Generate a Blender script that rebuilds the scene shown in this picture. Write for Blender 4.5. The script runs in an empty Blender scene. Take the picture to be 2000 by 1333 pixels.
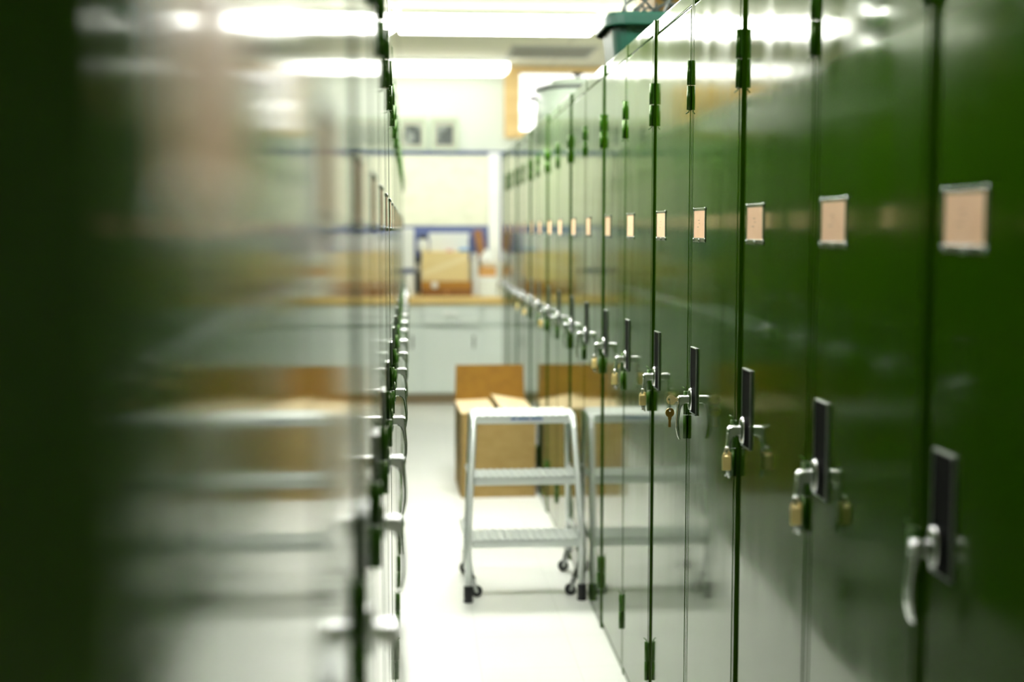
import bpy, bmesh, math, random
from mathutils import Vector, Matrix, Euler
random.seed(7)
C = bpy.context.scene.collection
PI = math.pi
EYE = 1.3586

# ------------------------------------------------------------------ materials
MATS = {}
def pm(name, col, rough=0.5, metal=0.0, spec=0.5, coat=0.0, ior=1.5, bump=None, var=None, rvar=None, emit=None):
    """procedural principled material; bump=(scale xyz, strength, distance), var=(scale, colour2, lo, hi), rvar=(scale xyz, lo, hi)"""
    if name in MATS: return MATS[name]
    m = bpy.data.materials.new(name); m.use_nodes = True
    nt = m.node_tree; b = nt.nodes['Principled BSDF']
    b.inputs['Base Color'].default_value = (*col, 1)
    b.inputs['Roughness'].default_value = rough
    b.inputs['Metallic'].default_value = metal
    b.inputs['Specular IOR Level'].default_value = spec
    b.inputs['IOR'].default_value = ior
    b.inputs['Coat Weight'].default_value = coat
    if 'enamel ' in name: b.inputs['Specular Tint'].default_value = (.90, 1, .66, 1)
    b.inputs['Coat Roughness'].default_value = 0.05
    if emit:
        b.inputs['Emission Color'].default_value = (*emit[0], 1); b.inputs['Emission Strength'].default_value = emit[1]
    geo = None
    def noise(scale, detail=2.0):
        nonlocal geo
        if geo is None: geo = nt.nodes.new('ShaderNodeNewGeometry')
        mp = nt.nodes.new('ShaderNodeMapping'); mp.inputs['Scale'].default_value = scale
        nt.links.new(geo.outputs['Position'], mp.inputs['Vector'])
        n = nt.nodes.new('ShaderNodeTexNoise'); n.inputs['Scale'].default_value = 1.0; n.inputs['Detail'].default_value = detail
        nt.links.new(mp.outputs['Vector'], n.inputs['Vector']); return n.outputs['Fac']
    if bump:
        bn = nt.nodes.new('ShaderNodeBump'); bn.inputs['Strength'].default_value = bump[1]; bn.inputs['Distance'].default_value = bump[2]
        nt.links.new(noise(bump[0]), bn.inputs['Height']); nt.links.new(bn.outputs['Normal'], b.inputs['Normal'])
    if var:
        rp = nt.nodes.new('ShaderNodeValToRGB'); e = rp.color_ramp.elements
        e[0].position = var[2]; e[0].color = (*col, 1); e[1].position = var[3]; e[1].color = (*var[1], 1)
        nt.links.new(noise(var[0], 3.0), rp.inputs['Fac']); nt.links.new(rp.outputs['Color'], b.inputs['Base Color'])
    if rvar:
        mr = nt.nodes.new('ShaderNodeMapRange'); mr.inputs['From Min'].default_value = .3; mr.inputs['From Max'].default_value = .7
        mr.inputs['To Min'].default_value = rvar[1]; mr.inputs['To Max'].default_value = rvar[2]
        nt.links.new(noise(rvar[0], 4.0), mr.inputs['Value']); nt.links.new(mr.outputs['Result'], b.inputs['Roughness'])
    MATS[name] = m; return m

GREEN = (.018, .058, .0006)
enamel  = pm('green enamel door', GREEN, .09, ior=1.62, bump=((2.2, 2.2, .9), .35, .0035), rvar=((9, 9, 2.2), .05, .13))
enamelb = pm('green enamel body', GREEN, .16, ior=1.55)
enamelh = pm('green enamel hinge', (.022, .085, .003), .28)
dark    = pm('dark gap', (.004, .006, .004), .8)
chrome  = pm('chrome', (.82, .83, .85), .10, metal=1)
chromel = pm('satin chrome', (.95, .96, .98), .27, metal=1)
rimst   = pm('dull plate rim', (.40, .42, .41), .42, metal=1)
steel   = pm('dull steel', (.42, .44, .43), .25, metal=1)
darkst  = pm('dark steel plate', (.004, .004, .004), .6, spec=.06)
brass   = pm('brass', (.86, .68, .28), .36, metal=.3, bump=((300, 300, 300), .2, .0005))
brassd  = pm('old brass key', (.44, .27, .05), .3, metal=.6)
card    = pm('salmon card', (.90, .58, .37), .6, var=((60, 60, 60), (.87, .54, .33), .45, .7))
ink     = pm('pencil mark', (.42, .24, .16), .7)
alu     = pm('brushed aluminium tube', (.74, .77, .76), .34, metal=.35)
alut    = pm('aluminium tread', (.72, .76, .74), .42, metal=.2)
rubber  = pm('black rubber', (.008, .009, .010), .5)
bluelab = pm('blue sticker', (.0, .10, .32), .4)
palelab = pm('pale sticker', (.62, .64, .74), .5)
cardbd  = pm('corrugated cardboard', (.35, .235, .08), .85, var=((14, 14, 40), (.30, .195, .06), .4, .7))
carddk  = pm('dark cardboard', (.15, .085, .012), .85, var=((20, 20, 30), (.12, .065, .009), .4, .7))
cardshade  = pm('shaded cardboard inner face', (.27, .135, .010), .85, var=((20, 20, 20), (.23, .11, .008), .4, .7))  # shade on the raised back flap is put into this darker colour
cardlit  = pm('lit cardboard flap', (.82, .64, .38), .8)  # strong light on the folded flaps is put into this paler colour
tealpl  = pm('teal plastic', (.0, .03, .018), .38, bump=((120, 120, 120), .1, .0008))
wire    = pm('grey wire', (.022, .032, .026), .45)
potw    = pm('grey green enamelled steel', (.20, .235, .19), .35, spec=.3)
blackp  = pm('black plastic', (.006, .008, .007), .35)
wood    = pm('pale oak', (.70, .50, .21), .45, var=((3, 3, 40), (.63, .42, .16), .35, .7))
counterw= pm('oak counter edge', (.86, .62, .25), .4, var=((4, 40, 40), (.80, .56, .21), .35, .7))
brownw  = pm('reddish brown wood', (.34, .15, .035), .4, var=((5, 30, 60), (.27, .11, .024), .35, .7))
cab     = pm('pale grey cabinet paint', (.80, .86, .83), .42)
kick    = pm('tan toe kick', (.30, .22, .13), .6)
wallm   = pm('off white wall paint', (.63, .68, .61), .75, bump=((40, 40, 40), .1, .001))
whitep  = pm('white paper', (.84, .85, .78), .7)
whitepl = pm('white plastic', (.90, .92, .90), .4)
poster  = pm('cream printed chart', (.80, .82, .66), .6, var=((9, 9, 16), (.74, .76, .60), .5, .66))
bluebd  = pm('navy felt board', (.13, .17, .38), .8)
bluebd2 = pm('navy painted strip', (.05, .075, .22), .5)
photo   = pm('grey photograph', (.03, .045, .035), .25, spec=.3, var=((14, 14, 10), (.26, .30, .26), .48, .68), bump=((7, 7, 9), .5, .004))
matbd   = pm('beige picture mount', (.36, .38, .29), .25, spec=.3, bump=((7, 7, 9), .5, .004))
framepl = pm('pale plastic frame', (.44, .54, .38), .3)
bluepl  = pm('light blue plastic', (.22, .46, .82), .4)
pinkpl  = pm('pink paper', (.80, .44, .44), .6)
tanbox  = pm('tan cardboard', (.90, .72, .36), .75, var=((6, 6, 12), (.86, .67, .32), .4, .7))
tantape = pm('tan tape', (.95, .80, .48), .45)
darkbx  = pm('dark grey plastic', (.035, .045, .04), .5)
gold    = pm('orange brown box', (.72, .38, .12), .7)
lampw   = pm('white lamp housing', (.8, .82, .78), .4)
shadowm   = pm('grey ceiling vent', (.34, .34, .29), .6)
shadowd   = pm('vent slot', (.2, .2, .17), .8)

def tiles(name, col, col2, w, h, mortar, rough, plane='xy'):
    m = bpy.data.materials.new(name); m.use_nodes = True; nt = m.node_tree; b = nt.nodes['Principled BSDF']
    geo = nt.nodes.new('ShaderNodeNewGeometry'); br = nt.nodes.new('ShaderNodeTexBrick')
    br.offset = 0; br.inputs['Color1'].default_value = (*col, 1); br.inputs['Color2'].default_value = (*[c * .97 for c in col], 1)
    br.inputs['Mortar'].default_value = (*col2, 1); br.inputs['Scale'].default_value = 1
    br.inputs['Brick Width'].default_value = w; br.inputs['Row Height'].default_value = h
    br.inputs['Mortar Size'].default_value = mortar; br.inputs['Mortar Smooth'].default_value = .3
    mp = nt.nodes.new('ShaderNodeMapping'); mp.inputs['Location'].default_value = (.11, .07, 0)
    nt.links.new(geo.outputs['Position'], mp.inputs['Vector']); nt.links.new(mp.outputs['Vector'], br.inputs['Vector'])
    nt.links.new(br.outputs['Color'], b.inputs['Base Color']); b.inputs['Roughness'].default_value = rough
    return m
floorm = tiles('white vinyl floor tile', (.90, .91, .87), (.80, .81, .77), .305, .305, .0022, .24)
ceilm  = tiles('ceiling tile grid', (.62, .61, .49), (.50, .49, .39), 1.22, .61, .012, .8)

def glassm():
    m = bpy.data.materials.new('window glass'); m.use_nodes = True; nt = m.node_tree; nt.nodes.clear()
    o = nt.nodes.new('ShaderNodeOutputMaterial'); t = nt.nodes.new('ShaderNodeBsdfTransparent'); g = nt.nodes.new('ShaderNodeBsdfGlossy')
    g.inputs['Roughness'].default_value = .02; mx = nt.nodes.new('ShaderNodeMixShader'); f = nt.nodes.new('ShaderNodeFresnel')
    nt.links.new(f.outputs[0], mx.inputs[0]); nt.links.new(t.outputs[0], mx.inputs[1]); nt.links.new(g.outputs[0], mx.inputs[2])
    nt.links.new(mx.outputs[0], o.inputs[0]); return m
glass = glassm()

# ------------------------------------------------------------------ mesh helpers
class MB:
    def __init__(s): s.bm = bmesh.new(); s.mats = []
    def _mi(s, m):
        if m is None: return 0
        if m not in s.mats: s.mats.append(m)
        return s.mats.index(m)
    def _fin(s, geom, mat, M=None):
        vs = [g for g in geom if isinstance(g, bmesh.types.BMVert)]
        if M is not None: bmesh.ops.transform(s.bm, matrix=M, verts=vs)
        i = s._mi(mat)
        for v in vs:
            for f in v.link_faces: f.material_index = i
        return s
    def box(s, a, b, bev=0.0, mat=None, M=None, seg=2):
        t = bmesh.new(); bmesh.ops.create_cube(t, size=1)
        for v in t.verts: v.co = Vector([(a[i] + b[i]) / 2 + v.co[i] * (b[i] - a[i]) for i in range(3)])
        if bev > 0: bmesh.ops.bevel(t, geom=t.edges[:], offset=bev, segments=seg, affect='EDGES', profile=.5)
        return s._merge(t, mat, M)
    def _merge(s, t, mat, M=None):
        if M is not None: bmesh.ops.transform(t, matrix=M, verts=t.verts[:])
        bmesh.ops.recalc_face_normals(t, faces=t.faces[:])
        i = s._mi(mat); mp = {}
        for v in t.verts: mp[v] = s.bm.verts.new(v.co)
        for f in t.faces:
            try: nf = s.bm.faces.new([mp[v] for v in f.verts]); nf.material_index = i; nf.smooth = f.smooth
            except ValueError: pass
        t.free(); return s
    def tube(s, pts, r, n=10, mat=None, closed=False, M=None, caps=True):
        t = bmesh.new(); P = [Vector(p) for p in pts]; rings = []; N = len(P)
        rr = r if isinstance(r, (list, tuple)) else [r] * N
        up = None
        for i, p in enumerate(P):
            if closed: d = (P[(i + 1) % N] - P[i - 1]).normalized()
            else: d = (P[min(i + 1, N - 1)] - P[max(i - 1, 0)]).normalized()
            if up is None:
                up = Vector((0, 0, 1)) if abs(d.z) < .9 else Vector((1, 0, 0))
            u = (up - d * up.dot(d)).normalized(); w = d.cross(u); up = u
            rings.append([t.verts.new(p + (u * math.cos(2 * PI * k / n) + w * math.sin(2 * PI * k / n)) * rr[i]) for k in range(n)])
        for i in range(N if closed else N - 1):
            A, B = rings[i], rings[(i + 1) % N]
            for k in range(n): t.faces.new([A[k], A[(k + 1) % n], B[(k + 1) % n], B[k]]).smooth = True
        if not closed and caps: t.faces.new(rings[0][::-1]); t.faces.new(rings[-1])
        return s._merge(t, mat, M)
    def lathe(s, prof, n=40, mat=None, M=None, axis='z'):
        t = bmesh.new(); rings = []
        for (r, z) in prof:
            rings.append([t.verts.new((max(r, 1e-5) * math.cos(2 * PI * k / n), max(r, 1e-5) * math.sin(2 * PI * k / n), z)) for k in range(n)])
        for A, B in zip(rings, rings[1:]):
            for k in range(n): t.faces.new([A[k], A[(k + 1) % n], B[(k + 1) % n], B[k]]).smooth = True
        t.faces.new(rings[0][::-1]); t.faces.new(rings[-1])
        return s._merge(t, mat, M)
    def loft(s, loops, mat=None, M=None, cap0=True, cap1=True, smooth=False):
        t = bmesh.new(); R = [[t.verts.new(p) for p in L] for L in loops]; n = len(R[0])
        for A, B in zip(R, R[1:]):
            for k in range(n): t.faces.new([A[k], A[(k + 1) % n], B[(k + 1) % n], B[k]]).smooth = smooth
        if cap0: t.faces.new(R[0][::-1])
        if cap1: t.faces.new(R[-1])
        return s._merge(t, mat, M)
    def prism(s, prof, y0, y1, mat=None, M=None, bev=0.0):
        """profile of (x,z) points extruded along y"""
        t = bmesh.new(); A = [t.verts.new((x, y0, z)) for x, z in prof]; B = [t.verts.new((x, y1, z)) for x, z in prof]; n = len(A)
        for k in range(n): t.faces.new([A[k], A[(k + 1) % n], B[(k + 1) % n], B[k]])
        t.faces.new(A[::-1]); t.faces.new(B)
        if bev:
            bmesh.ops.recalc_face_normals(t, faces=t.faces[:])
            es = [e for e in t.edges if abs(e.verts[0].co.y - e.verts[1].co.y) < 1e-6]
            bmesh.ops.bevel(t, geom=es, offset=bev, segments=2, affect='EDGES', profile=.5)
        return s._merge(t, mat, M)
    def quad(s, pts, th, mat=None):
        """thin sheet from four corners, thickness th along its normal"""
        p = [Vector(q) for q in pts]; nrm = (p[1] - p[0]).cross(p[3] - p[0]).normalized() * th
        return s.loft([p, [q + nrm for q in p]], mat)
    def obj(s, name, mat, parent=None, loc=None, smooth=None):
        me = bpy.data.meshes.new(name); s.bm.to_mesh(me); s.bm.free()
        if s.mats:
            for m in s.mats: me.materials.append(m)
        else: me.materials.append(mat)
        o = bpy.data.objects.new(name, me); C.objects.link(o)
        if loc: o.location = loc
        if parent: o.parent = parent
        return o
def tag(o, label=None, cat=None, group=None, kind=None):
    if label: o['label'] = label
    if cat: o['category'] = cat
    if group: o['group'] = group
    if kind: o['kind'] = kind
    return o
def thing(name, loc, label, cat, group=None, rz=0):
    o = bpy.data.objects.new(name, None); C.objects.link(o); o.location = loc; o.rotation_euler = (0, 0, rz)
    o.empty_display_size = .05
    return tag(o, label, cat, group)
def copy_tree(o, parent=None):
    c = o.copy(); C.objects.link(c)
    if parent: c.parent = parent
    for ch in o.children: copy_tree(ch, c)
    return c
def struct(o): o['kind'] = 'structure'; return o
def rrect(x0, x1, y0, y1, z, r, n=5):
    out = []
    for cx, cy, a in ((x1 - r, y1 - r, 0), (x0 + r, y1 - r, 90), (x0 + r, y0 + r, 180), (x1 - r, y0 + r, 270)):
        for k in range(n + 1):
            t = math.radians(a + 90 * k / n); out.append((cx + r * math.cos(t), cy + r * math.sin(t), z))
    return out
ORD = ['first', 'second', 'third', 'fourth', 'fifth', 'sixth', 'seventh', 'eighth', 'ninth', 'tenth', 'eleventh', 'twelfth',
       'thirteenth', 'fourteenth', 'fifteenth', 'sixteenth', 'seventeenth', 'eighteenth', 'nineteenth', 'twentieth', 'twenty-first', 'twenty-second']

# ------------------------------------------------------------------ room
X0, X1, Y0, Y1, H = -4.2, 3.6, -8.0, 10.65, 2.69
WX0, WX1, WZ0, WZ1 = .86, 1.75, 2.17, 2.64
struct(MB().box((X0, Y0, -.1), (X1, Y1, 0)).obj('floor', floorm))
struct(MB().box((X0, Y0, H), (X1, Y1, H + .1)).obj('ceiling', ceilm))
struct(MB().box((X0 - .1, Y0, 0), (X0, Y1, H)).obj('wall_left', wallm))
struct(MB().box((X1, Y0, 0), (X1 + .1, Y1, H)).obj('wall_right', wallm))
struct(MB().box((X0, Y0 - .1, 0), (X1, Y0, H)).obj('wall_front', wallm))
w = MB(); w.box((X0, Y1, 0), (WX0, Y1 + .12, H)); w.box((WX1, Y1, 0), (X1, Y1 + .12, H))
w.box((WX0, Y1, 0), (WX1, Y1 + .12, WZ0)); w.box((WX0, Y1, WZ1), (WX1, Y1 + .12, H))
struct(w.obj('wall_back', wallm))
win = thing('window_1', (WX0, Y1, WZ0), 'oak framed window glowing white high on the back wall', 'window'); struct(win)
f = MB(); fx0, fx1, fz0, fz1 = WX0 - .125, WX1 + .1, WZ0 - .06, WZ1 + .045
f.box((fx0, Y1 - .05, fz0), (WX0, Y1, fz1), .006); f.box((WX1, Y1 - .05, fz0), (fx1, Y1, fz1), .006)
f.box((WX0, Y1 - .05, fz0), (WX1, Y1, WZ0), .006); f.box((WX0, Y1 - .05, WZ1), (WX1, Y1, fz1), .006)
f.obj('window_frame', wood, win, (-WX0, -Y1, -WZ0))
MB().box((WX0, Y1 + .05, WZ0), (WX1, Y1 + .056, WZ1)).obj('glass_pane', glass, win, (-WX0, -Y1, -WZ0))
tr = MB().box((.60, Y1 - .09, .86), (.695, Y1 - .012, 1.985), .012).obj('trim_1', whitepl); struct(tr)
bs = MB().box((X0, Y1 - .02, 1.985), (X1, Y1, 2.003)).obj('trim_2', bluebd2); struct(bs)

# ------------------------------------------------------------------ lockers
LW, LH = .457, 1.9018
def make_locker(hinge_z, label_z, side):
    """front face looks along -x, hinge edge at y=0, lever edge at y=LW"""
    root = thing('locker', (0, 0, 0), 'tmp', 'locker', 'green lockers of the %s row' % side)
    b = MB()
    W = LW - .003
    b.box((.022, 0, .0), (.48, .012, LH)); b.box((.022, W - .012, 0), (.48, W, LH))          # sides
    b.box((.468, .012, 0), (.48, W - .012, LH)); b.box((.022, .012, LH - .012), (.468, W - .012, LH))   # back, top
    b.box((.022, .012, .02), (.468, W - .012, .034))
    b.box((-.0015, 0, 0), (.022, .0130, LH), .0012, enamel); b.box((-.0015, W - .0130, 0), (.022, W, LH), .0012, enamel)   # front stiles
    b.box((.0, .0125, LH - .036), (.022, W - .0125, LH), .0025); b.box((.0, .0125, 0), (.022, W - .0125, .022), .0025)
    b.obj('body', enamelb, root)
    d = MB()
    d.box((-.002, .0155, .026), (.018, W - .0155, LH - .040), .004, seg=3)
    door = d.obj('door', enamel, root)
    for p in door.data.polygons: p.use_smooth = False
    for n_, (z0, z1) in enumerate(((1.63, 1.74), hinge_z, (.14, .247))):
        h = MB(); zm = (z0 + z1) / 2
        h.tube([(-.0065, .009, z0), (-.0065, .009, zm - .001)], .0052, 12); h.tube([(-.0065, .009, zm + .001), (-.0065, .009, z1)], .0052, 12)
        h.box((-.0040, .009, z0), (-.0019, .030, zm - .001), .0006); h.box((-.0035, -.001, zm + .001), (-.0001, .009, z1), .0006)
        for zz in (z0 + .015, zm - .014): h.lathe([(.0035, 0), (.0035, .0008), (.002, .0018)], 8, M=Matrix.Translation((-.0040, .021, zz)) @ Euler((0, -PI / 2, 0)).to_matrix().to_4x4())
        if n_ == 0: h.tube([(-.0065, .009, z0 - .001), (-.0065, .009, z0 - .004), (-.012, .015, z0 - .008)], .0014, 6)
        else: h.tube([(-.0065, .009, z1), (-.0065, .009, z1 + .004), (-.013, .014, z1 + .009)], .0014, 6)
        h.obj('hinge', enamelh, door)
    hy, hz = .405, EYE - .3815
    p = MB(); py0, py1, pz0, pz1 = .360, .424, .945, 1.096
    p.box((-.005, py0, pz0), (-.0021, py1, pz1), .001, darkst)
    for a, bb in (((py0, pz0), (py0 + .003, pz1)), ((py1 - .003, pz0), (py1, pz1)), ((py0, pz1 - .003), (py1, pz1)), ((py0, pz0), (py1, pz0 + .003))):
        p.box((-.0062, a[0], a[1]), (-.0021, bb[0], bb[1]), .0007, rimst)
    p.obj('handle_plate', darkst, door)
    l = MB(); M = Matrix.Translation((0, hy, hz))
    l.lathe([(.012, 0), (.0125, .004), (.011, .0085), (.006, .0105)], 20, M=M @ Euler((0, -PI / 2, 0)).to_matrix().to_4x4() @ Matrix.Scale(2.1, 4, (1, 0, 0)) @ Matrix.Translation((0, 0, .004)))
    prof = [(-.004, .0088), (-.031, .0088), (-.0350, .0075), (-.0368, .003), (-.0375, -.012), (-.0395, -.030), (-.0410, -.048), (-.0405, -.066),
            (-.0375, -.082), (-.0335, -.0915), (-.0312, -.0905), (-.0330, -.080), (-.0350, -.066), (-.0353, -.050), (-.0335, -.035),
            (-.0312, -.020), (-.0275, -.0125), (-.021, -.0088), (-.004, -.0085)]
    l.prism(prof, -.0096, .0096, M=M, bev=.0024)
    l.tube([(-.004, 0, 0), (-.033, 0, 0), (-.0352, 0, 0), (-.0362, 0, 0)], [.0092, .0092, .0082, .006], 24, M=M)
    l.lathe([(.0062, 0), (.0062, .002), (.003, .003)], 14, M=M @ Matrix.Translation((-.0355, 0, 0)) @ Euler((0, -PI / 2, 0)).to_matrix().to_4x4())
    lv = l.obj('lever_handle', chromel, door)
    # card holder
    cy0, cy1, cz0, cz1 = .297, .420, label_z, label_z + .0745
    k = MB()
    for a, bb in (((cy0, cz0), (cy0 + .007, cz1)), ((cy1 - .007, cz0), (cy1, cz1)), ((cy0, cz1 - .006), (cy1, cz1)), ((cy0, cz0), (cy1, cz0 + .009))):
        k.box((-.0034, a[0], a[1]), (-.0021, bb[0], bb[1]), .0005)
    for yy, zz in ((cy0 + .003, cz0 + .004), (cy1 - .003, cz0 + .004), (cy0 + .003, cz1 - .003), ((cy0 + cy1) / 2, cz0 + .003), (cy1 - .003, cz1 - .003)):
        k.lathe([(.0048, 0), (.0042, .0010), (.002, .0018)], 12, M=Matrix.Translation((-.0032, yy, zz)) @ Euler((0, -PI / 2, 0)).to_matrix().to_4x4())
    k.obj('card_holder', steel, door)
    cd = MB(); cd.box((-.0029, cy0 + .005, cz0 + .007), (-.0022, cy1 - .005, cz1 - .004), 0, card)
    for yy, zz, wd in ((.355, .047, .016), (.352, .040, .010), (.362, .032, .018)):
        cd.box((-.0031, yy, cz0 + zz), (-.0028, yy + wd, cz0 + zz + .0012), 0, ink)
    cd.obj('card', card, door)
    return root
protoR = make_locker((.878, .988), 1.3326, 'right')
protoL = make_locker((.935, 1.043), 1.357, 'left')
S0 = 1.536
NR = 18
padlocked = {1, 2, 4, 5, 6, 10, 12, 13}
right = []
for k in range(NR):
    o = protoR if k == 0 else copy_tree(protoR)
    j = (k - 1) // 2                                      # pair index
    near = S0 + LW * (2 * j)                              # near edge of the pair
    y = S0 + LW * (k - 1)
    o.location = (.6245 + (y - near) * .0055, y, 0); o.rotation_euler = (0, 0, -.0055)
    nm = ORD[k]
    what = ('brass padlock on lever' if k in padlocked else 'keys in its lever' if k == 3 else 'bare lever')
    if k == 0: lab = 'green steel locker nearest the camera in the right row, cut by the frame'
    elif k == NR - 1: lab = 'green steel locker at the far end of the right row, beside the counter'
    else: lab = 'green locker, %s from the camera in the right row, %s' % (nm, what)
    o['label'] = lab; right.append(o)
left = []
NL = 20
for i in range(NL):
    k = i - 2
    o = protoL if i == 0 else copy_tree(protoL)
    far = 1.155 + LW * (k + 1)
    x = -(.049 + .004 * far) + (-.003 if k == -1 else -.003 if k == -2 else 0) + .0003 * math.sin(i * 2.3)
    o.location = (x, far, 0); o.rotation_euler = (0, 0, PI + .004 + .0005 * math.sin(i * 1.7))
    if i == 0: lab = 'dark green locker nearest the camera in the left row, filling the left edge'
    elif i == 1: lab = 'green locker of the left row with the big blurred salmon card, second from camera'
    elif i == NL - 1: lab = 'green steel locker at the far end of the left row'
    else: lab = 'green steel locker, %s from the camera in the left row' % ORD[i]
    o['label'] = lab; left.append(o)

# things hanging on the levers -----------------------------------------------------------------
def lever_world(k, dx, dy, dz):
    o = right[k]; M = Matrix.Translation(o.location) @ o.rotation_euler.to_matrix().to_4x4()
    return M @ Vector((dx, .405 + dy, EYE - .3815 + dz))
def make_padlock():
    r = thing('padlock', (0, 0, 0), 'tmp', 'padlock', 'brass padlocks on the right row')
    b = MB()
    b.box((-.0085, -.006, -.030), (.0085, .006, -.002), .0022)
    b.box((-.0075, -.0058, -.002), (-.0035, .0058, .002), .001); b.box((.0040, -.0055, -.002), (.0085, .0055, .004), .001)
    b.obj('lock_body', brass, r)
    s = MB(); pts = [(-.0055, 0, -.002), (-.0055, 0, .008)] + [(-.0055 * math.cos(t), 0, .008 + .0055 * math.sin(t)) for t in (PI / 5, 2 * PI / 5, 3 * PI / 5, 4 * PI / 5)] + [(.0055, 0, .008), (.0055, 0, -.002)]
    s.tube(pts, .0018, 8); s.obj('shackle', chrome, r)
    q = MB(); q.box((-.0028, -.0008, -.040), (.0002, .0008, -.0295), .0004); q.tube([(-.0045, 0, -.041), (.002, 0, -.0405)], .0016, 6)
    q.obj('key_stub', steel, r)
    return r
pl0 = None
for k in sorted(padlocked):
    o = pl0 if pl0 is None else copy_tree(pl0)
    if pl0 is None: o = pl0 = make_padlock()
    o.location = lever_world(k, -.0405, -.0125, -.0440); o.rotation_euler = (0, 0, random.uniform(-.3, .3) - .1)
    o['label'] = 'small brass padlock hanging on the lever of the %s right-hand locker' % ORD[k]
def key_mesh(m, hang):
    # bow in the xz plane at origin
    t = bmesh.new(); n = 24; R, r = .0108, .0028
    for y in (-.001, .001): pass
    outer = [(R * math.cos(2 * PI * i / n) * 1.0, R * math.sin(2 * PI * i / n) * .98) for i in range(n)]
    hole = [(-.005 + r * math.cos(2 * PI * i / n), .001 + r * math.sin(2 * PI * i / n)) for i in range(n)] if not hang else [(r * math.cos(2 * PI * i / n), .005 + r * math.sin(2 * PI * i / n)) for i in range(n)]
    V = [[[t.verts.new((x, y, z)) for x, z in L] for L in (outer, hole)] for y in (-.0011, .0011)]
    for i in range(n):
        j = (i + 1) % n
        t.faces.new([V[0][0][i], V[0][0][j], V[0][1][j], V[0][1][i]]); t.faces.new([V[1][0][j], V[1][0][i], V[1][1][i], V[1][1][j]])
        t.faces.new([V[0][0][j], V[0][0][i], V[1][0][i], V[1][0][j]]); t.faces.new([V[0][1][i], V[0][1][j], V[1][1][j], V[1][1][i]])
    m._merge(t, None)
    if hang:
        m.box((-.0042, -.0011, -.0155), (.0042, .0011, -.0095), .0005); m.box((-.0026, -.0010, -.033), (.0026, .0010, -.015), .0004)
        for zz in (-.020, -.025, -.030): m.box((-.0036, -.0009, zz - .0012), (-.0018, .0009, zz + .0012))
    else:
        m.box((.0090, -.0011, -.0042), (.0150, .0011, .0042), .0005)
    return m
k1 = thing('key', lever_world(3, -.052, 0, -.001), 'brass key stuck in the end of a chrome locker lever, bow showing', 'key', rz=0)
key_mesh(MB(), False).obj('bow', pm('bright brass key', (.92, .74, .36), .3, metal=.2), k1)
MB().box((.0145, -.0011, -.0028), (.0170, .0011, .0028), .0004).obj('blade', steel, k1)
k2 = thing('key', lever_world(3, -.055, -.001, -.030), 'dark brass spare key dangling on a wire ring below the stuck key', 'key', rz=.25)
key_mesh(MB(), True).obj('blade', brassd, k2)
MB().tube([(.0012 * math.cos(t), .0014 * math.cos(t), .0185 + .0138 * math.sin(t)) for t in [2 * PI * i / 20 for i in range(20)]], .0007, 6, closed=True).obj('ring', steel, k2)

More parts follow.
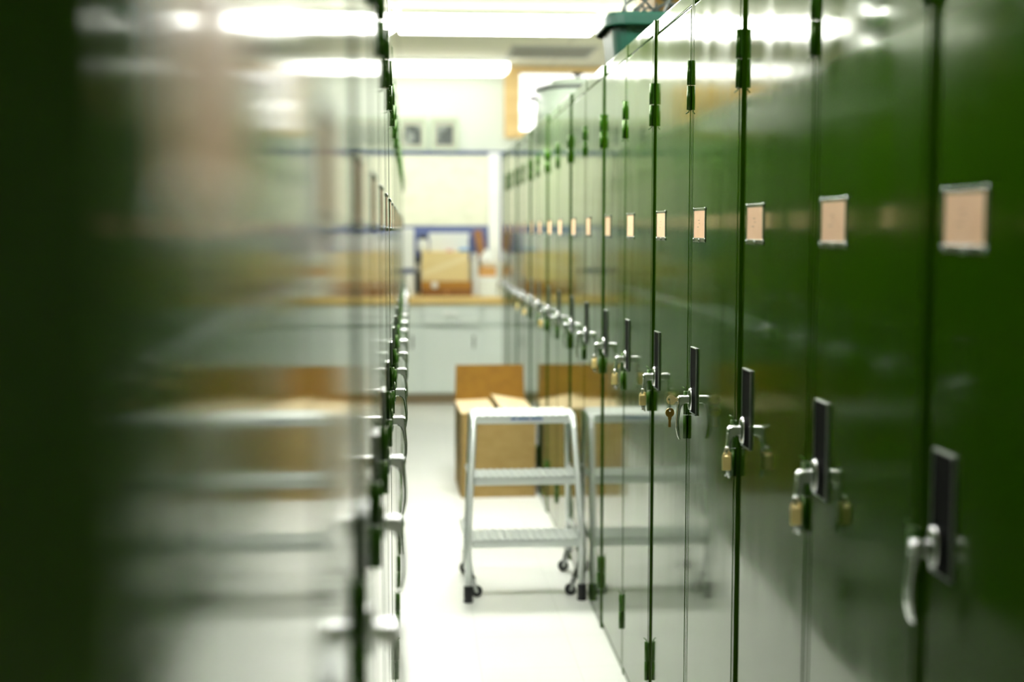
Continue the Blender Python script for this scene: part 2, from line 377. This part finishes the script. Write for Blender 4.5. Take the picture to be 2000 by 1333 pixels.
# ------------------------------------------------------------------ step ladder
ld = thing('step_ladder', (.40, 4.8, 0), 'aluminium three-step rolling ladder standing on the aisle floor by the right lockers', 'step ladder')
def L(p): return (p[0] - .40, p[1] - 4.8, p[2])
def front_leg(xb, xt):
    s = 1 if xb > .4 else -1
    return [L(p) for p in [(xb, 4.62, .055), (xb, 4.62, .235), (xb - s * .001, 4.632, .27), (xt + s * .001, 4.78, .61), (xt, 4.80, .640), (xt - s * .004, 4.825, .652), (xt - s * .006, 4.86, .656), (xt - s * .006, 4.95, .656),
            (xt, 4.985, .648), (xt + s * .004, 5.0, .62), (xb + s * .006, 5.02, .30)]]
for xb, xt in ((.186, .214), (.604, .592)):
    s = 1 if xb > .4 else -1
    lg = MB(); pts = front_leg(xb, xt)
    lg.tube(pts[:5] + [(pts[5][0], pts[5][1] - .012, pts[5][2])], .0125, 14); legf = lg.obj('front_leg', alu, ld)
    lf = MB(); lf.lathe([(.017, 0), (.019, .004), (.014, .012), (.0165, .016), (.0165, .058), (.014, .062)], 20, M=Matrix.Translation(L((xb, 4.62, 0)))); lf.obj('rubber_foot', rubber, legf)
    rl = MB(); rl.tube([L((xt, 4.80, .640)), L((xt, 4.835, .655)), L((xt, 4.95, .655)), L((xt, 4.99, .640)), L((xt + s * .001, 5.0, .60)), L((xb - s * (.0 if s > 0 else .008), 5.02, .09))], .0125, 14)
    legr = rl.obj('rear_leg', alu, ld)
    cz = MB(); cx = xb - s * (.0 if s > 0 else .008); yc = 5.03
    sx = -1 if s > 0 else .0
    cx2 = cx + (-.022 if s > 0 else -.006)
    cz.box(L((cx - .014, yc - .022, .083)), L((cx + .014, yc + .014, .092)), .002)
    for q in (-.0125, .0125):
        cz.quad([L((cx + .006, yc + q, .085)), L((cx - .012, yc + q, .085)), L((cx2 - .008, yc + q, .020)), L((cx2 + .006, yc + q, .016))], .0018)
    fk = cz.obj('caster_fork', steel, legr)
    wh = MB(); wh.lathe([(.006, -.010), (.018, -.010), (.021, -.007), (.021, .007), (.018, .010), (.006, .010)], 24, M=Matrix.Translation(L((cx2, yc, .0212))) @ Euler((PI / 2, 0, 0)).to_matrix().to_4x4())
    wh.obj('wheel', rubber, legr)
    fc = MB(); cxx = xb - s * .034; yy = 4.69
    fc.tube([L((xb, 4.66, .30)), L((xb - s * .004, 4.665, .16)), L((xb - s * .018, 4.685, .075))], .007, 10)
    fc.box(L((xb - s * .018 - .012, yy - .016, .066)), L((xb - s * .018 + .012, yy + .012, .076)), .002)
    for q in (-.0125, .0125):
        fc.quad([L((xb - s * .018 + .008, yy + q, .070)), L((xb - s * .018 - .008, yy + q, .070)), L((cxx - .007, yy + q, .018)), L((cxx + .007, yy + q, .018))], .0018)
    fkk = fc.obj('caster_fork', steel, legf)
    w2 = MB(); w2.lathe([(.006, -.010), (.018, -.010), (.021, -.007), (.021, .007), (.018, .010), (.006, .010)], 24, M=Matrix.Translation(L((cxx, yy, .0212))) @ Euler((PI / 2, 0, 0)).to_matrix().to_4x4())
    w2.obj('wheel', rubber, legf)
    sb = MB(); sb.tube([L((xb, 4.655, .215)), L((xb + (-.008 if s < 0 else .002), 5.01, .215))], .009, 10); sb.obj('side_bar', alu, ld)
    s2 = MB(); s2.tube([L(((xb + xt) / 2, 4.74, .435)), L(((xb + xt) / 2 + s * .002, 5.005, .435))], .009, 10); s2.obj('side_bar', alu, ld)
def step(x0, x1, y0, y1, zt):
    m = MB()
    m.box(L((x0, y0, zt - .030)), L((x1, y0 + .0025, zt)), .0008); m.box(L((x0, y1 - .0025, zt - .03)), L((x1, y1, zt)), .0008)
    m.box(L((x0, y0, zt - .006)), L((x1, y1, zt - .003)))
    m.box(L((x0, y0, zt - .030)), L((x0 + .0025, y1, zt))); m.box(L((x1 - .0025, y0, zt - .030)), L((x1, y1, zt)))
    n = int((x1 - x0) / .0265)
    for i in range(n):
        xx = x0 + (x1 - x0) * (i + .5) / n
        m.box(L((xx - .0068, y0 + .006, zt - .006)), L((xx + .0068, y1 - .006, zt + .0032)), .0025)
    return m.obj('step', alut, ld)
step(.203, .593, 4.622, 4.790, .229); step(.214, .590, 4.700, 4.865, .446)
tp = step(.224, .584, 4.805, 5.02, .660)
st = MB(); st.box(L((.355, 4.8030, .6385)), L((.478, 4.8050, .6555)), 0, palelab); st.box(L((.357, 4.8022, .6465)), L((.376, 4.8034, .6535)), 0, bluelab)
st.box(L((.382, 4.8022, .6465)), L((.426, 4.8034, .6535)), 0, bluelab); st.box(L((.432, 4.8022, .6465)), L((.476, 4.8034, .6535)), 0, bluelab)
tag(st.obj('sticker', bluelab, tp), 'blue and pale sticker')

# ------------------------------------------------------------------ carton on the floor
bx = thing('cardboard_box', (.408, 6.72, 0), 'open brown cardboard carton on the floor behind the step ladder', 'box', rz=.03)
bw, bd, bh = .190, .255, .432
m = MB(); t = .004
m.box((-bw, -bd, 0), (bw, bd, t)); m.box((-bw, -bd, 0), (bw, -bd + t, bh)); m.box((-bw, bd - t, 0), (bw, bd, bh))
m.box((-bw, -bd, 0), (-bw + t, bd, bh)); m.box((bw - t, -bd, 0), (bw, bd, bh)); m.obj('carton_body', cardbd, bx)
MB().quad([(-bw, bd - .004, bh), (bw, bd - .004, bh), (bw - .004, bd + .012, bh + .195), (-bw + .006, bd + .012, bh + .195)], .004).obj('back_flap', cardshade, bx)
MB().quad([(-bw, -bd, bh), (-.008, -bd + .004, bh + .004), (-.008, bd - .008, bh + .006), (-bw, bd - .006, bh)], .004).obj('side_flap', cardlit, bx)
MB().quad([(bw, bd - .006, bh), (.004, bd - .02, bh + .034), (.010, -bd + .008, bh + .026), (bw, -bd, bh)], .004).obj('side_flap', cardlit, bx)

# ------------------------------------------------------------------ things on the right lockers
ZT = LH
tb = thing('storage_tote', (.645, 4.19, ZT), 'teal green plastic tote full of wires on top of the right lockers', 'tote')
m = MB(); R = .05
TY = -.27
lo = [rrect(.012, .40, .012, .56 + TY, .0, R), rrect(0.008, .404, .008, .564 + TY, .02, R), rrect(-.004, .416, -.004, .576 + TY, .128, R + .01), rrect(-.004, .416, -.004, .576 + TY, .150, R + .01),
      rrect(.0, .412, .0, .572 + TY, .150, R + .008), rrect(.006, .406, .006, .566 + TY, .128, R), rrect(.014, .398, .014, .558 + TY, .024, R - .006), rrect(.018, .394, .018, .554 + TY, .006, R - .008)]
m.loft(lo, smooth=False); m.obj('tub', tealpl, tb)
r_ = MB(); e = .020
r_.loft([rrect(-.004 - e, .416 + e, -.004 - e, .576 + TY + e, .115, R + .03), rrect(-.006 - e, .418 + e, -.006 - e, .578 + TY + e, .120, R + .03), rrect(-.006 - e, .418 + e, -.006 - e, .578 + TY + e, .149, R + .03),
         rrect(.0 - e, .412 + e, .0 - e, .572 + TY + e, .1565, R + .025), rrect(.0, .412, .0, .572 + TY, .1565, R + .008), rrect(.0, .412, .0, .572 + TY, .130, R + .008), rrect(-.0038, .4158, -.0038, .5758 + TY, .115, R + .01)], cap0=False, cap1=False)
r_.obj('rim', tealpl, tb)
rb = MB()
for zz, xa, xb_ in ((.098, .07, .16), (.062, .12, .33)): rb.box((xa, -.0075, zz), (xb_, .012, zz + .006), .002)
rb.obj('rib', tealpl, tb)
random.seed(3)
for i in range(9):
    cx, cy = .09 + .028 * i, .10 + .014 * ((i * 5) % 8)
    R1 = .06 + .05 * random.random(); tilt = random.uniform(-.6, .6); rot = random.uniform(-.6, .9)
    pts = []; n = 26; stt = random.uniform(-.3, .1); en = PI + random.uniform(-.2, .5)
    for q in range(n):
        a = stt + (en - stt) * q / (n - 1)
        v = Vector((R1 * 1.4 * math.cos(a), .015 * math.sin(3 * a), R1 * 1.25 * math.sin(a)))
        v = Euler((tilt * .5, 0, rot)).to_matrix() @ v
        pts.append((min(max(cx + v.x, .045), .37), min(max(cy + v.y, .045), .255), .118 + v.z + .012 * math.sin(5 * a + i)))
    o = MB().tube(pts, .0042, 8).obj('wire_loop', wire, None, (.645, 4.19, ZT))
    tag(o, 'grey wire loops sticking up out of the teal tote', 'wire', 'wires in the teal tote')
for i in range(4):
    cx = .085 + .045 * i
    pts = [(cx + .02 * math.sin(q * .9 + i), .05 + .03 * math.cos(q * .7 + i * 2), .10 + .012 * q) for q in range(9)]
    o = MB().tube(pts, .0034, 7).obj('wire_loop', wire, None, (.645, 4.19, ZT))
    tag(o, 'grey wire loops sticking up out of the teal tote', 'wire', 'wires in the teal tote')
tin0 = None  # invented tins, tapered to throw a lamp glint into a right-hand door
for q in range(4):
    o = thing('tin', (0, 0, 0), 'tmp', 'tin', 'tins added on the left lockers') if tin0 is None else copy_tree(tin0)
    if tin0 is None:
        tin0 = o
        MB().lathe([(.034, 0), (.0405, .0015), (.0405, .004), (.039, .0055), (.034, .0865), (.0355, .088), (.0355, .0905), (.034, .092)], 32).obj('tin_body', chrome, o)
        MB().lathe([(.0335, .0905), (.0335, .0915), (0, .0915)], 32).obj('tin_lid', steel, o)
    o.location = (-.112 + .002 * (q % 2), 3.86, LH + .0921 * q)
    o['label'] = 'shiny tin added on the left lockers, %s of four, seen reflected' % ['lowest', 'second', 'third', 'topmost'][q]
cbx = thing('cardboard_box', (1.10, 5.14, ZT), 'brown cardboard box on the right lockers behind the teal tote', 'box')
MB().box((-.185, -.2, 0), (.2, .2, .40), .004).obj('carton_body', carddk, cbx)
MB().box((-.183, -.03, .3995), (.198, .03, .4012)).obj('tape', tantape, cbx)
pot = thing('stock_pot', (.885, 7.05, ZT), 'grey green lidded stock pot with black rim on top of the right lockers', 'pot')
m = MB(); R = .225
m.lathe([(R - .02, 0), (R - .004, .008), (R, .02), (R, .215), (R - .004, .215), (R - .004, .02)], 56); m.obj('pot_body', potw, pot)
m = MB(); m.lathe([(R - .001, .203), (R + .007, .207), (R + .007, .223), (R - .004, .2235)], 56); m.obj('rim', rubber, pot)
m = MB(); m.lathe([(R + .003, .222), (R, .228), (.165, .240), (.158, .262), (.10, .272), (.0, .278)], 56); m.obj('lid', potw, pot)
m = MB(); m.lathe([(.010, .276), (.010, .292), (.030, .297), (.034, .303), (.028, .309), (.0, .310)], 24); m.obj('knob', blackp, pot)
for s in (-1, 1):
    m = MB(); m.tube([(s * R, -.05, .165), (s * (R + .03), -.035, .168), (s * (R + .036), 0, .169), (s * (R + .03), .035, .168), (s * R, .05, .165)], .007, 10); m.obj('handle', blackp, pot)

# ------------------------------------------------------------------ counter and base cabinets
CY = 10.0
cb0 = None
for i, x0 in enumerate((-2.36, -1.88, -1.40, -.92, -.44, .04, .52, 1.00, 1.48)):
    if cb0 is None:
        cb0 = thing('base_cabinet', (x0, CY, 0), 'tmp', 'cabinet', 'grey base cabinets')
        m = MB(); m.box((0, .022, .085), (.48, .64, .785), 0, cab); m.box((0, .07, 0), (.48, .64, .085), 0, kick); m.obj('body', cab, cb0)
        d = MB().box((.012, 0, .10), (.468, .020, .605), .003).obj('door', cab, cb0)
        MB().box((.405, -.014, .44), (.419, .001, .54), .004).obj('handle', steel, d)
        d = MB().box((.012, -.004, .632), (.468, .018, .770), .003).obj('drawer', cab, cb0)
        h = MB(); h.box((.17, -.032, .700), (.29, -.022, .735), .004); h.box((.175, -.024, .712), (.185, -.002, .724)); h.box((.275, -.024, .712), (.285, -.002, .724)); h.obj('pull', whitepl, d)
        o = cb0
    else: o = copy_tree(cb0)
    o.location = (x0, CY, 0)
    if abs(x0 - .04) < .01:
        for ch in o.children:
            if ch.name.startswith('drawer'): ch.location.y = -.035
    o['label'] = ('pale grey base cabinet with a drawer under the brown wooden box' if abs(x0 - .04) < .01 else
                  'pale grey base cabinet partly behind the open carton, right of the visible drawer' if abs(x0 - .52) < .01 else
                  'pale grey base cabinet under the counter, hidden behind the lockers')
ct = MB().box((-2.4, CY - .03, .785), (2.0, Y1 - .001, .842), .005).obj('countertop', counterw)
tag(ct, 'oak edged counter top running along the back wall', 'countertop')
CT = .842
def K(x, y): return ((x - 811) * .00408, EYE - (y - 450) * .00408)
wb = thing('wooden_box', (.245, 10.28, CT), 'reddish brown wooden chest on the counter, its knob white as a painted highlight', 'wooden box')
m = MB(); m.box((-.20, -.15, 0), (.20, .15, .115), .004); m.obj('case', brownw, wb)
MB().box((-.195, -.160, .060), (.195, -.149, .112), .003).obj('drawer_front', pm('lighter brown wood', (.50, .24, .03), .4), wb)
MB().box((-.195, -.160, .004), (.195, -.149, .055), .003).obj('drawer_front', brownw, wb)
MB().lathe([(.012, 0), (.012, .008), (.026, .014), (.026, .022), (.015, .028), (0, .029)], 20, M=Matrix.Translation((-.095, -.159, .086)) @ Euler((PI / 2, 0, 0)).to_matrix().to_4x4()).obj('knob', whitepl, wb)  # blurred glint of the knob is put into its white colour
MB().lathe([(.006, 0), (.006, .006), (.013, .011), (.008, .016), (0, .017)], 16, M=Matrix.Translation((.0, -.159, .028)) @ Euler((PI / 2, 0, 0)).to_matrix().to_4x4()).obj('knob', gold, wb)
tbx = thing('cardboard_box', (.235, 10.30, CT + .115), 'tan cardboard box with a paler diagonal stripe on top of the brown wooden chest', 'box')
m = MB(); m.box((-.185, -.15, 0), (.185, .15, .232), .003); m.obj('carton_body', tanbox, tbx)
m = MB(); m.quad([(-.183, -.1515, .075), (-.183, -.1515, .035), (.183, -.1515, .175), (.183, -.1515, .215)], .0012); m.obj('tape', tantape, tbx)  # paler diagonal stripe across the box front
def simple(name, a, b, bev, mat, label, cat, extra=None, rz=0, group=None):
    c = ((a[0] + b[0]) / 2, (a[1] + b[1]) / 2, a[2]); r = thing(name, c, label, cat, group, rz)
    MB().box((a[0] - c[0], a[1] - c[1], 0), (b[0] - c[0], b[1] - c[1], b[2] - a[2]), bev).obj('body', mat, r)
    if extra: extra(r, (b[0] - a[0]) / 2, (b[1] - a[1]) / 2, b[2] - a[2])
    return r
TT = CT + .115 + .232
def lid(mat, h=.03):
    def fn(r, w, d, z): MB().box((-w - .006, -d - .006, z - h), (w + .006, d + .006, z + .002), .004).obj('lid', mat, r)
    return fn
simple('foam_box', (.115, 10.22, TT), (.50 - .08, 10.44, TT + .145), .012, whitepl, 'white foam box with lid on top of the tan cardboard box', 'box', lid(whitepl, .045))
tag(MB().box((.345, 10.155, TT), (.425, 10.21, TT + .028), .006).obj('plastic_case', bluepl), 'small light blue case on the front edge of the tan box', 'case')
tag(MB().box((.245, 10.155, TT), (.30, 10.21, TT + .016), .003).obj('note_pad', pinkpl), 'small pink pad beside the light blue case', 'note pad')
tag(MB().box((.452, 10.2, CT), (.490, 10.46, CT + .33), .004).obj('binder', whitepl), 'white binder standing on the counter right of the tan box', 'binder')
plank = MB().box((-.035, -.012, 0), (.035, .012, .52), .003).obj('plank', brownw); plank.location = (.605, 10.535, CT + .006); plank.rotation_euler = (-.06, -.19, 0)
tag(plank, 'dark brown plank leaning against the navy board', 'plank')
simple('cardboard_box', (.51, 10.24, CT + .147), (.64, 10.42, CT + .222), .003, gold, 'small orange brown box on the white carton beside the wall post', 'box',
       lambda r, w, d, z: MB().box((-w, -.02, z - .001), (w, .02, z + .0012)).obj('tape', tantape, r))
simple('paper_carton', (.498, 10.18, CT + .022), (.645, 10.44, CT + .147), .006, whitep, 'white carton under the small orange brown box', 'carton', lid(whitepl, .03))
tag(MB().box((.496, 10.0, CT), (.74, 10.45, CT + .022), .003).obj('paper_stack', whitep), 'white paper stack on the counter edge under the white carton', 'paper')
bag = MB(); bag.lathe([(.03, 0), (.062, .02), (.07, .06), (.055, .10), (.03, .125), (.035, .14)], 20)
bo = bag.obj('plastic_bag', whitepl); bo.location = (.60, 10.45, CT + .222 - .222); bo.location = (.585, 10.36, CT + .222); tag(bo, 'crumpled white plastic bag on the small orange brown box', 'bag')
jar = thing('jar', (.062, 10.28, TT), 'white jar with a dark lid on the left end of the tan box', 'jar')
MB().lathe([(.03, 0), (.042, .008), (.044, .05), (.04, .085), (.03, .10)], 24).obj('jar_body', whitepl, jar)
MB().lathe([(.034, .098), (.034, .128), (.03, .132), (0, .132)], 24).obj('lid', darkbx, jar)
simple('file_box', (-.002, 10.24, CT + .02), (.038, 10.46, CT + .31), .004, darkbx, 'narrow dark file box between the white case and the tan box', 'file box',
       lambda r, w, d, z: MB().box((-w + .008, -d - .001, z * .6), (w - .008, -d, z * .8)).obj('spine_label', whitep, r))
def blueband(r, w, d, z): tag(MB().box((-w - .001, -d - .001, z * .335), (w + .001, d + .001, z * .335 + .038)).obj('band', bluebd2, r), 'navy band')
simple('storage_case', (-.40, 10.16, CT), (-.008, 10.52, CT + .53), .012, whitepl, 'tall white case with a navy band at the far end of the left lockers', 'case', blueband)
simple('cardboard_box', (-.85, 10.2, CT), (-.43, 10.5, CT + .34), .004, tanbox, 'tan cardboard box left of the white case, seen in the locker reflections', 'box',
       lambda r, w, d, z: MB().box((-w, -d - .0012, z * .45), (w, -d, z * .6)).obj('tape', tantape, r))
simple('wall_cupboard', (-1.95, 10.3, 1.98), (-.78, Y1 - .001, 2.50), .004, wood, 'oak wall cupboard left of the pictures, seen in the locker reflections', 'cupboard',
       lambda r, w, d, z: [MB().box((-w + .01 + q * w, -d - .018, .012), (-.005 + q * w, -d - .0005, z - .012), .003).obj('door', wood, r) for q in (0, 1)])

# boards on the wall -----------------------------------------------------------
nb = MB().box((-1.7, Y1 - .014, 1.10), (.645, Y1 - .002, 1.985), .002).obj('notice_board', bluebd); tag(nb, 'navy notice board on the back wall above the counter', 'notice board')
nb2 = MB().box((.70, Y1 - .014, 1.10), (1.75, Y1 - .002, 1.985), .002).obj('notice_board', bluebd); tag(nb2, 'navy notice board right of the white wall post, behind the lockers', 'notice board')
def chart(x0, x1, lab):
    r = thing('wall_chart', ((x0 + x1) / 2, Y1 - .0145, 1.395), lab, 'chart')
    MB().box((x0 - (x0 + x1) / 2, -.0025, 0), (x1 - (x0 + x1) / 2, 0, .575)).obj('sheet', poster, r)
    return r
chart(-.50, .612, 'large cream paper chart pinned on the navy board')
chart(-1.62, -.53, 'cream paper chart on the navy board, left half hidden by lockers')
chart(.74, 1.70, 'cream paper chart behind the right lockers')
ledge = MB().box((-1.7, Y1 - .035, 1.986), (.62, Y1 - .0201, 2.003), .002).obj('ledge', bluebd2); tag(ledge, 'thin navy ledge along the top of the notice board', 'ledge')
for i, xc in enumerate((.245, -.015, -.275, -.535)):
    lab = ['grey photograph in a pale rounded frame, rightmost on the navy ledge', 'pale framed photograph half hidden by the left lockers',
           'pale framed photograph, third from the right on the navy ledge', 'pale framed photograph, leftmost on the navy ledge'][i]
    pf = thing('picture_frame', (xc, Y1 - .029, 2.0035), lab, 'picture frame', 'framed photographs on the ledge'); pf.rotation_euler = (-.055, 0, 0)
    m = MB(); t = bmesh.new()
    m.loft([[(x, -.004, z) for x, z, _ in rrect(-.118, .118, 0, .272, 0, .022)], [(x, .004, z) for x, z, _ in rrect(-.118, .118, 0, .272, 0, .022)]]); t.free()
    m.obj('frame', framepl, pf)
    MB().box((-.094, -.0052, .014), (.094, -.004, .255)).obj('mount', matbd, pf)
    MB().box((-.068, -.0062, .048), (.068, -.0051, .205)).obj('photograph', photo, pf)

# ------------------------------------------------------------------ ceiling lamps and painted vent
def lamp(x1, y, power, label, skirt=False, first=[None]):
    if first[0] is None:
        r = thing('ceiling_light', (0, 0, 0), label, 'ceiling light', 'fluorescent ceiling lights')
        MB().box((-1.22, -.13, .075), (0, .13, .115), .003).obj('housing', lampw, r)
        g = MB(); g.loft([[(-1.215, -.10, 0), (-.035, -.10, 0), (-.035, .10, 0), (-1.215, .10, 0)], [(-1.219, -.127, .030), (-.001, -.127, .030), (-.001, .127, .030), (-1.219, .127, .030)],
                          [(-1.219, -.129, .0752), (-.001, -.129, .0752), (-.001, .129, .0752), (-1.219, .129, .0752)]])
        g.obj('diffuser', None, r); first[0] = r
    else: r = copy_tree(first[0])
    if skirt:  # unseen skirts added to stop the lamp sides lighting the ceiling
        sk = MB()
        for yy in (-.137, .1295): sk.box((-1.222, yy, -.004), (.002, yy + .0075, .1), .001)
        for xx in (-1.2275, .0005): sk.box((xx, -.137, -.004), (xx + .007, .137, .1), .001)
        sk.obj('added_skirt', lampw, r)
    for ch in r.children:
        if ch.name.startswith('diffuser'):
            ch.data = ch.data.copy(); m = pm('lit lamp diffuser %g' % power, (.9, .9, .87), .5, emit=((1.0, 1.0, .94), power))
            ch.data.materials[0] = m
    r.location = (x1, y, H - .115); r['label'] = label
    return r
PA, PB, PC, PD, PE = 1.1, 4.2, 18.0, 9.5, 2.2
lamp(.735, 10.22, PA, 'lit fluorescent ceiling light nearest the back wall')
lamp(-.50, 10.22, PA, 'lit fluorescent ceiling light above the left end of the counter')
lamp(1.13, 8.05, PB, 'lit fluorescent ceiling light in the second row, over the aisle')
lamp(-.11, 8.05, PB, 'lit fluorescent ceiling light in the second row, left of the aisle')
lamp(2.37, 8.05, PB, 'lit fluorescent ceiling light in the second row, right of the tote')
lamp(.98, 5.80, PC, 'lit fluorescent ceiling light over the step ladder, above the frame', True)
lamp(-.26, 5.80, PC, 'lit fluorescent ceiling light above the left lockers, over the frame', True)
lamp(2.22, 5.80, PC, 'lit fluorescent ceiling light above the right lockers, over the frame', True)
lamp(.90, 3.60, PD, 'lit fluorescent ceiling light over the aisle, nearest the camera', True)
lamp(-.34, 3.60, PD, 'lit fluorescent ceiling light above the left lockers nearer the camera', True)
lamp(2.14, 3.60, PD, 'lit fluorescent ceiling light above the right lockers nearer the camera', True)
lamp(.90, 1.40, PE, 'lit fluorescent ceiling light above the aisle beside the camera', True)
lamp(-.34, 1.40, PE, 'lit fluorescent ceiling light above the left lockers beside the camera', True)
v = thing('ceiling_shadow', (1.0, 9.72, H), 'grey slotted panel for soft ceiling vent above the right lockers', 'shadow')  # grey panel with slots paints a soft shadow on the plain ceiling
MB().box((-.30, -.32, -.012), (.34, .32, 0), .004).obj('shadow_panel', shadowm, v)
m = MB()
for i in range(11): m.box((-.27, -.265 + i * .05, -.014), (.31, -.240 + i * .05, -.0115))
m.obj('shadow_slots', shadowd, v)

# ------------------------------------------------------------------ world, camera
wd = bpy.data.worlds.new('World'); bpy.context.scene.world = wd; wd.use_nodes = True
wd.node_tree.nodes['Background'].inputs[0].default_value = (1, .98, .92, 1); wd.node_tree.nodes['Background'].inputs[1].default_value = 0.45
cam = bpy.data.cameras.new('Camera'); co = bpy.data.objects.new('Camera', cam); C.objects.link(co)
co.location = (0, 0, EYE); co.rotation_euler = (PI / 2 - .0859, 0, -.0748)
cam.sensor_width = 36; cam.lens = 2517.2 / 2000 * 36; cam.clip_start = .01
cam.dof.use_dof = True; cam.dof.focus_distance = 2.95; cam.dof.aperture_fstop = 1.8
S = bpy.context.scene; S.camera = co
S.view_settings.view_transform = 'Standard'; S.view_settings.look = 'None'; S.view_settings.gamma = 1; S.view_settings.exposure = 2.5
S.cycles.max_bounces = 14; S.cycles.diffuse_bounces = 8; S.cycles.glossy_bounces = 10
S.cycles.use_denoising = True
S.cycles.caustics_reflective = True
S.cycles.sample_clamp_indirect = 6.0
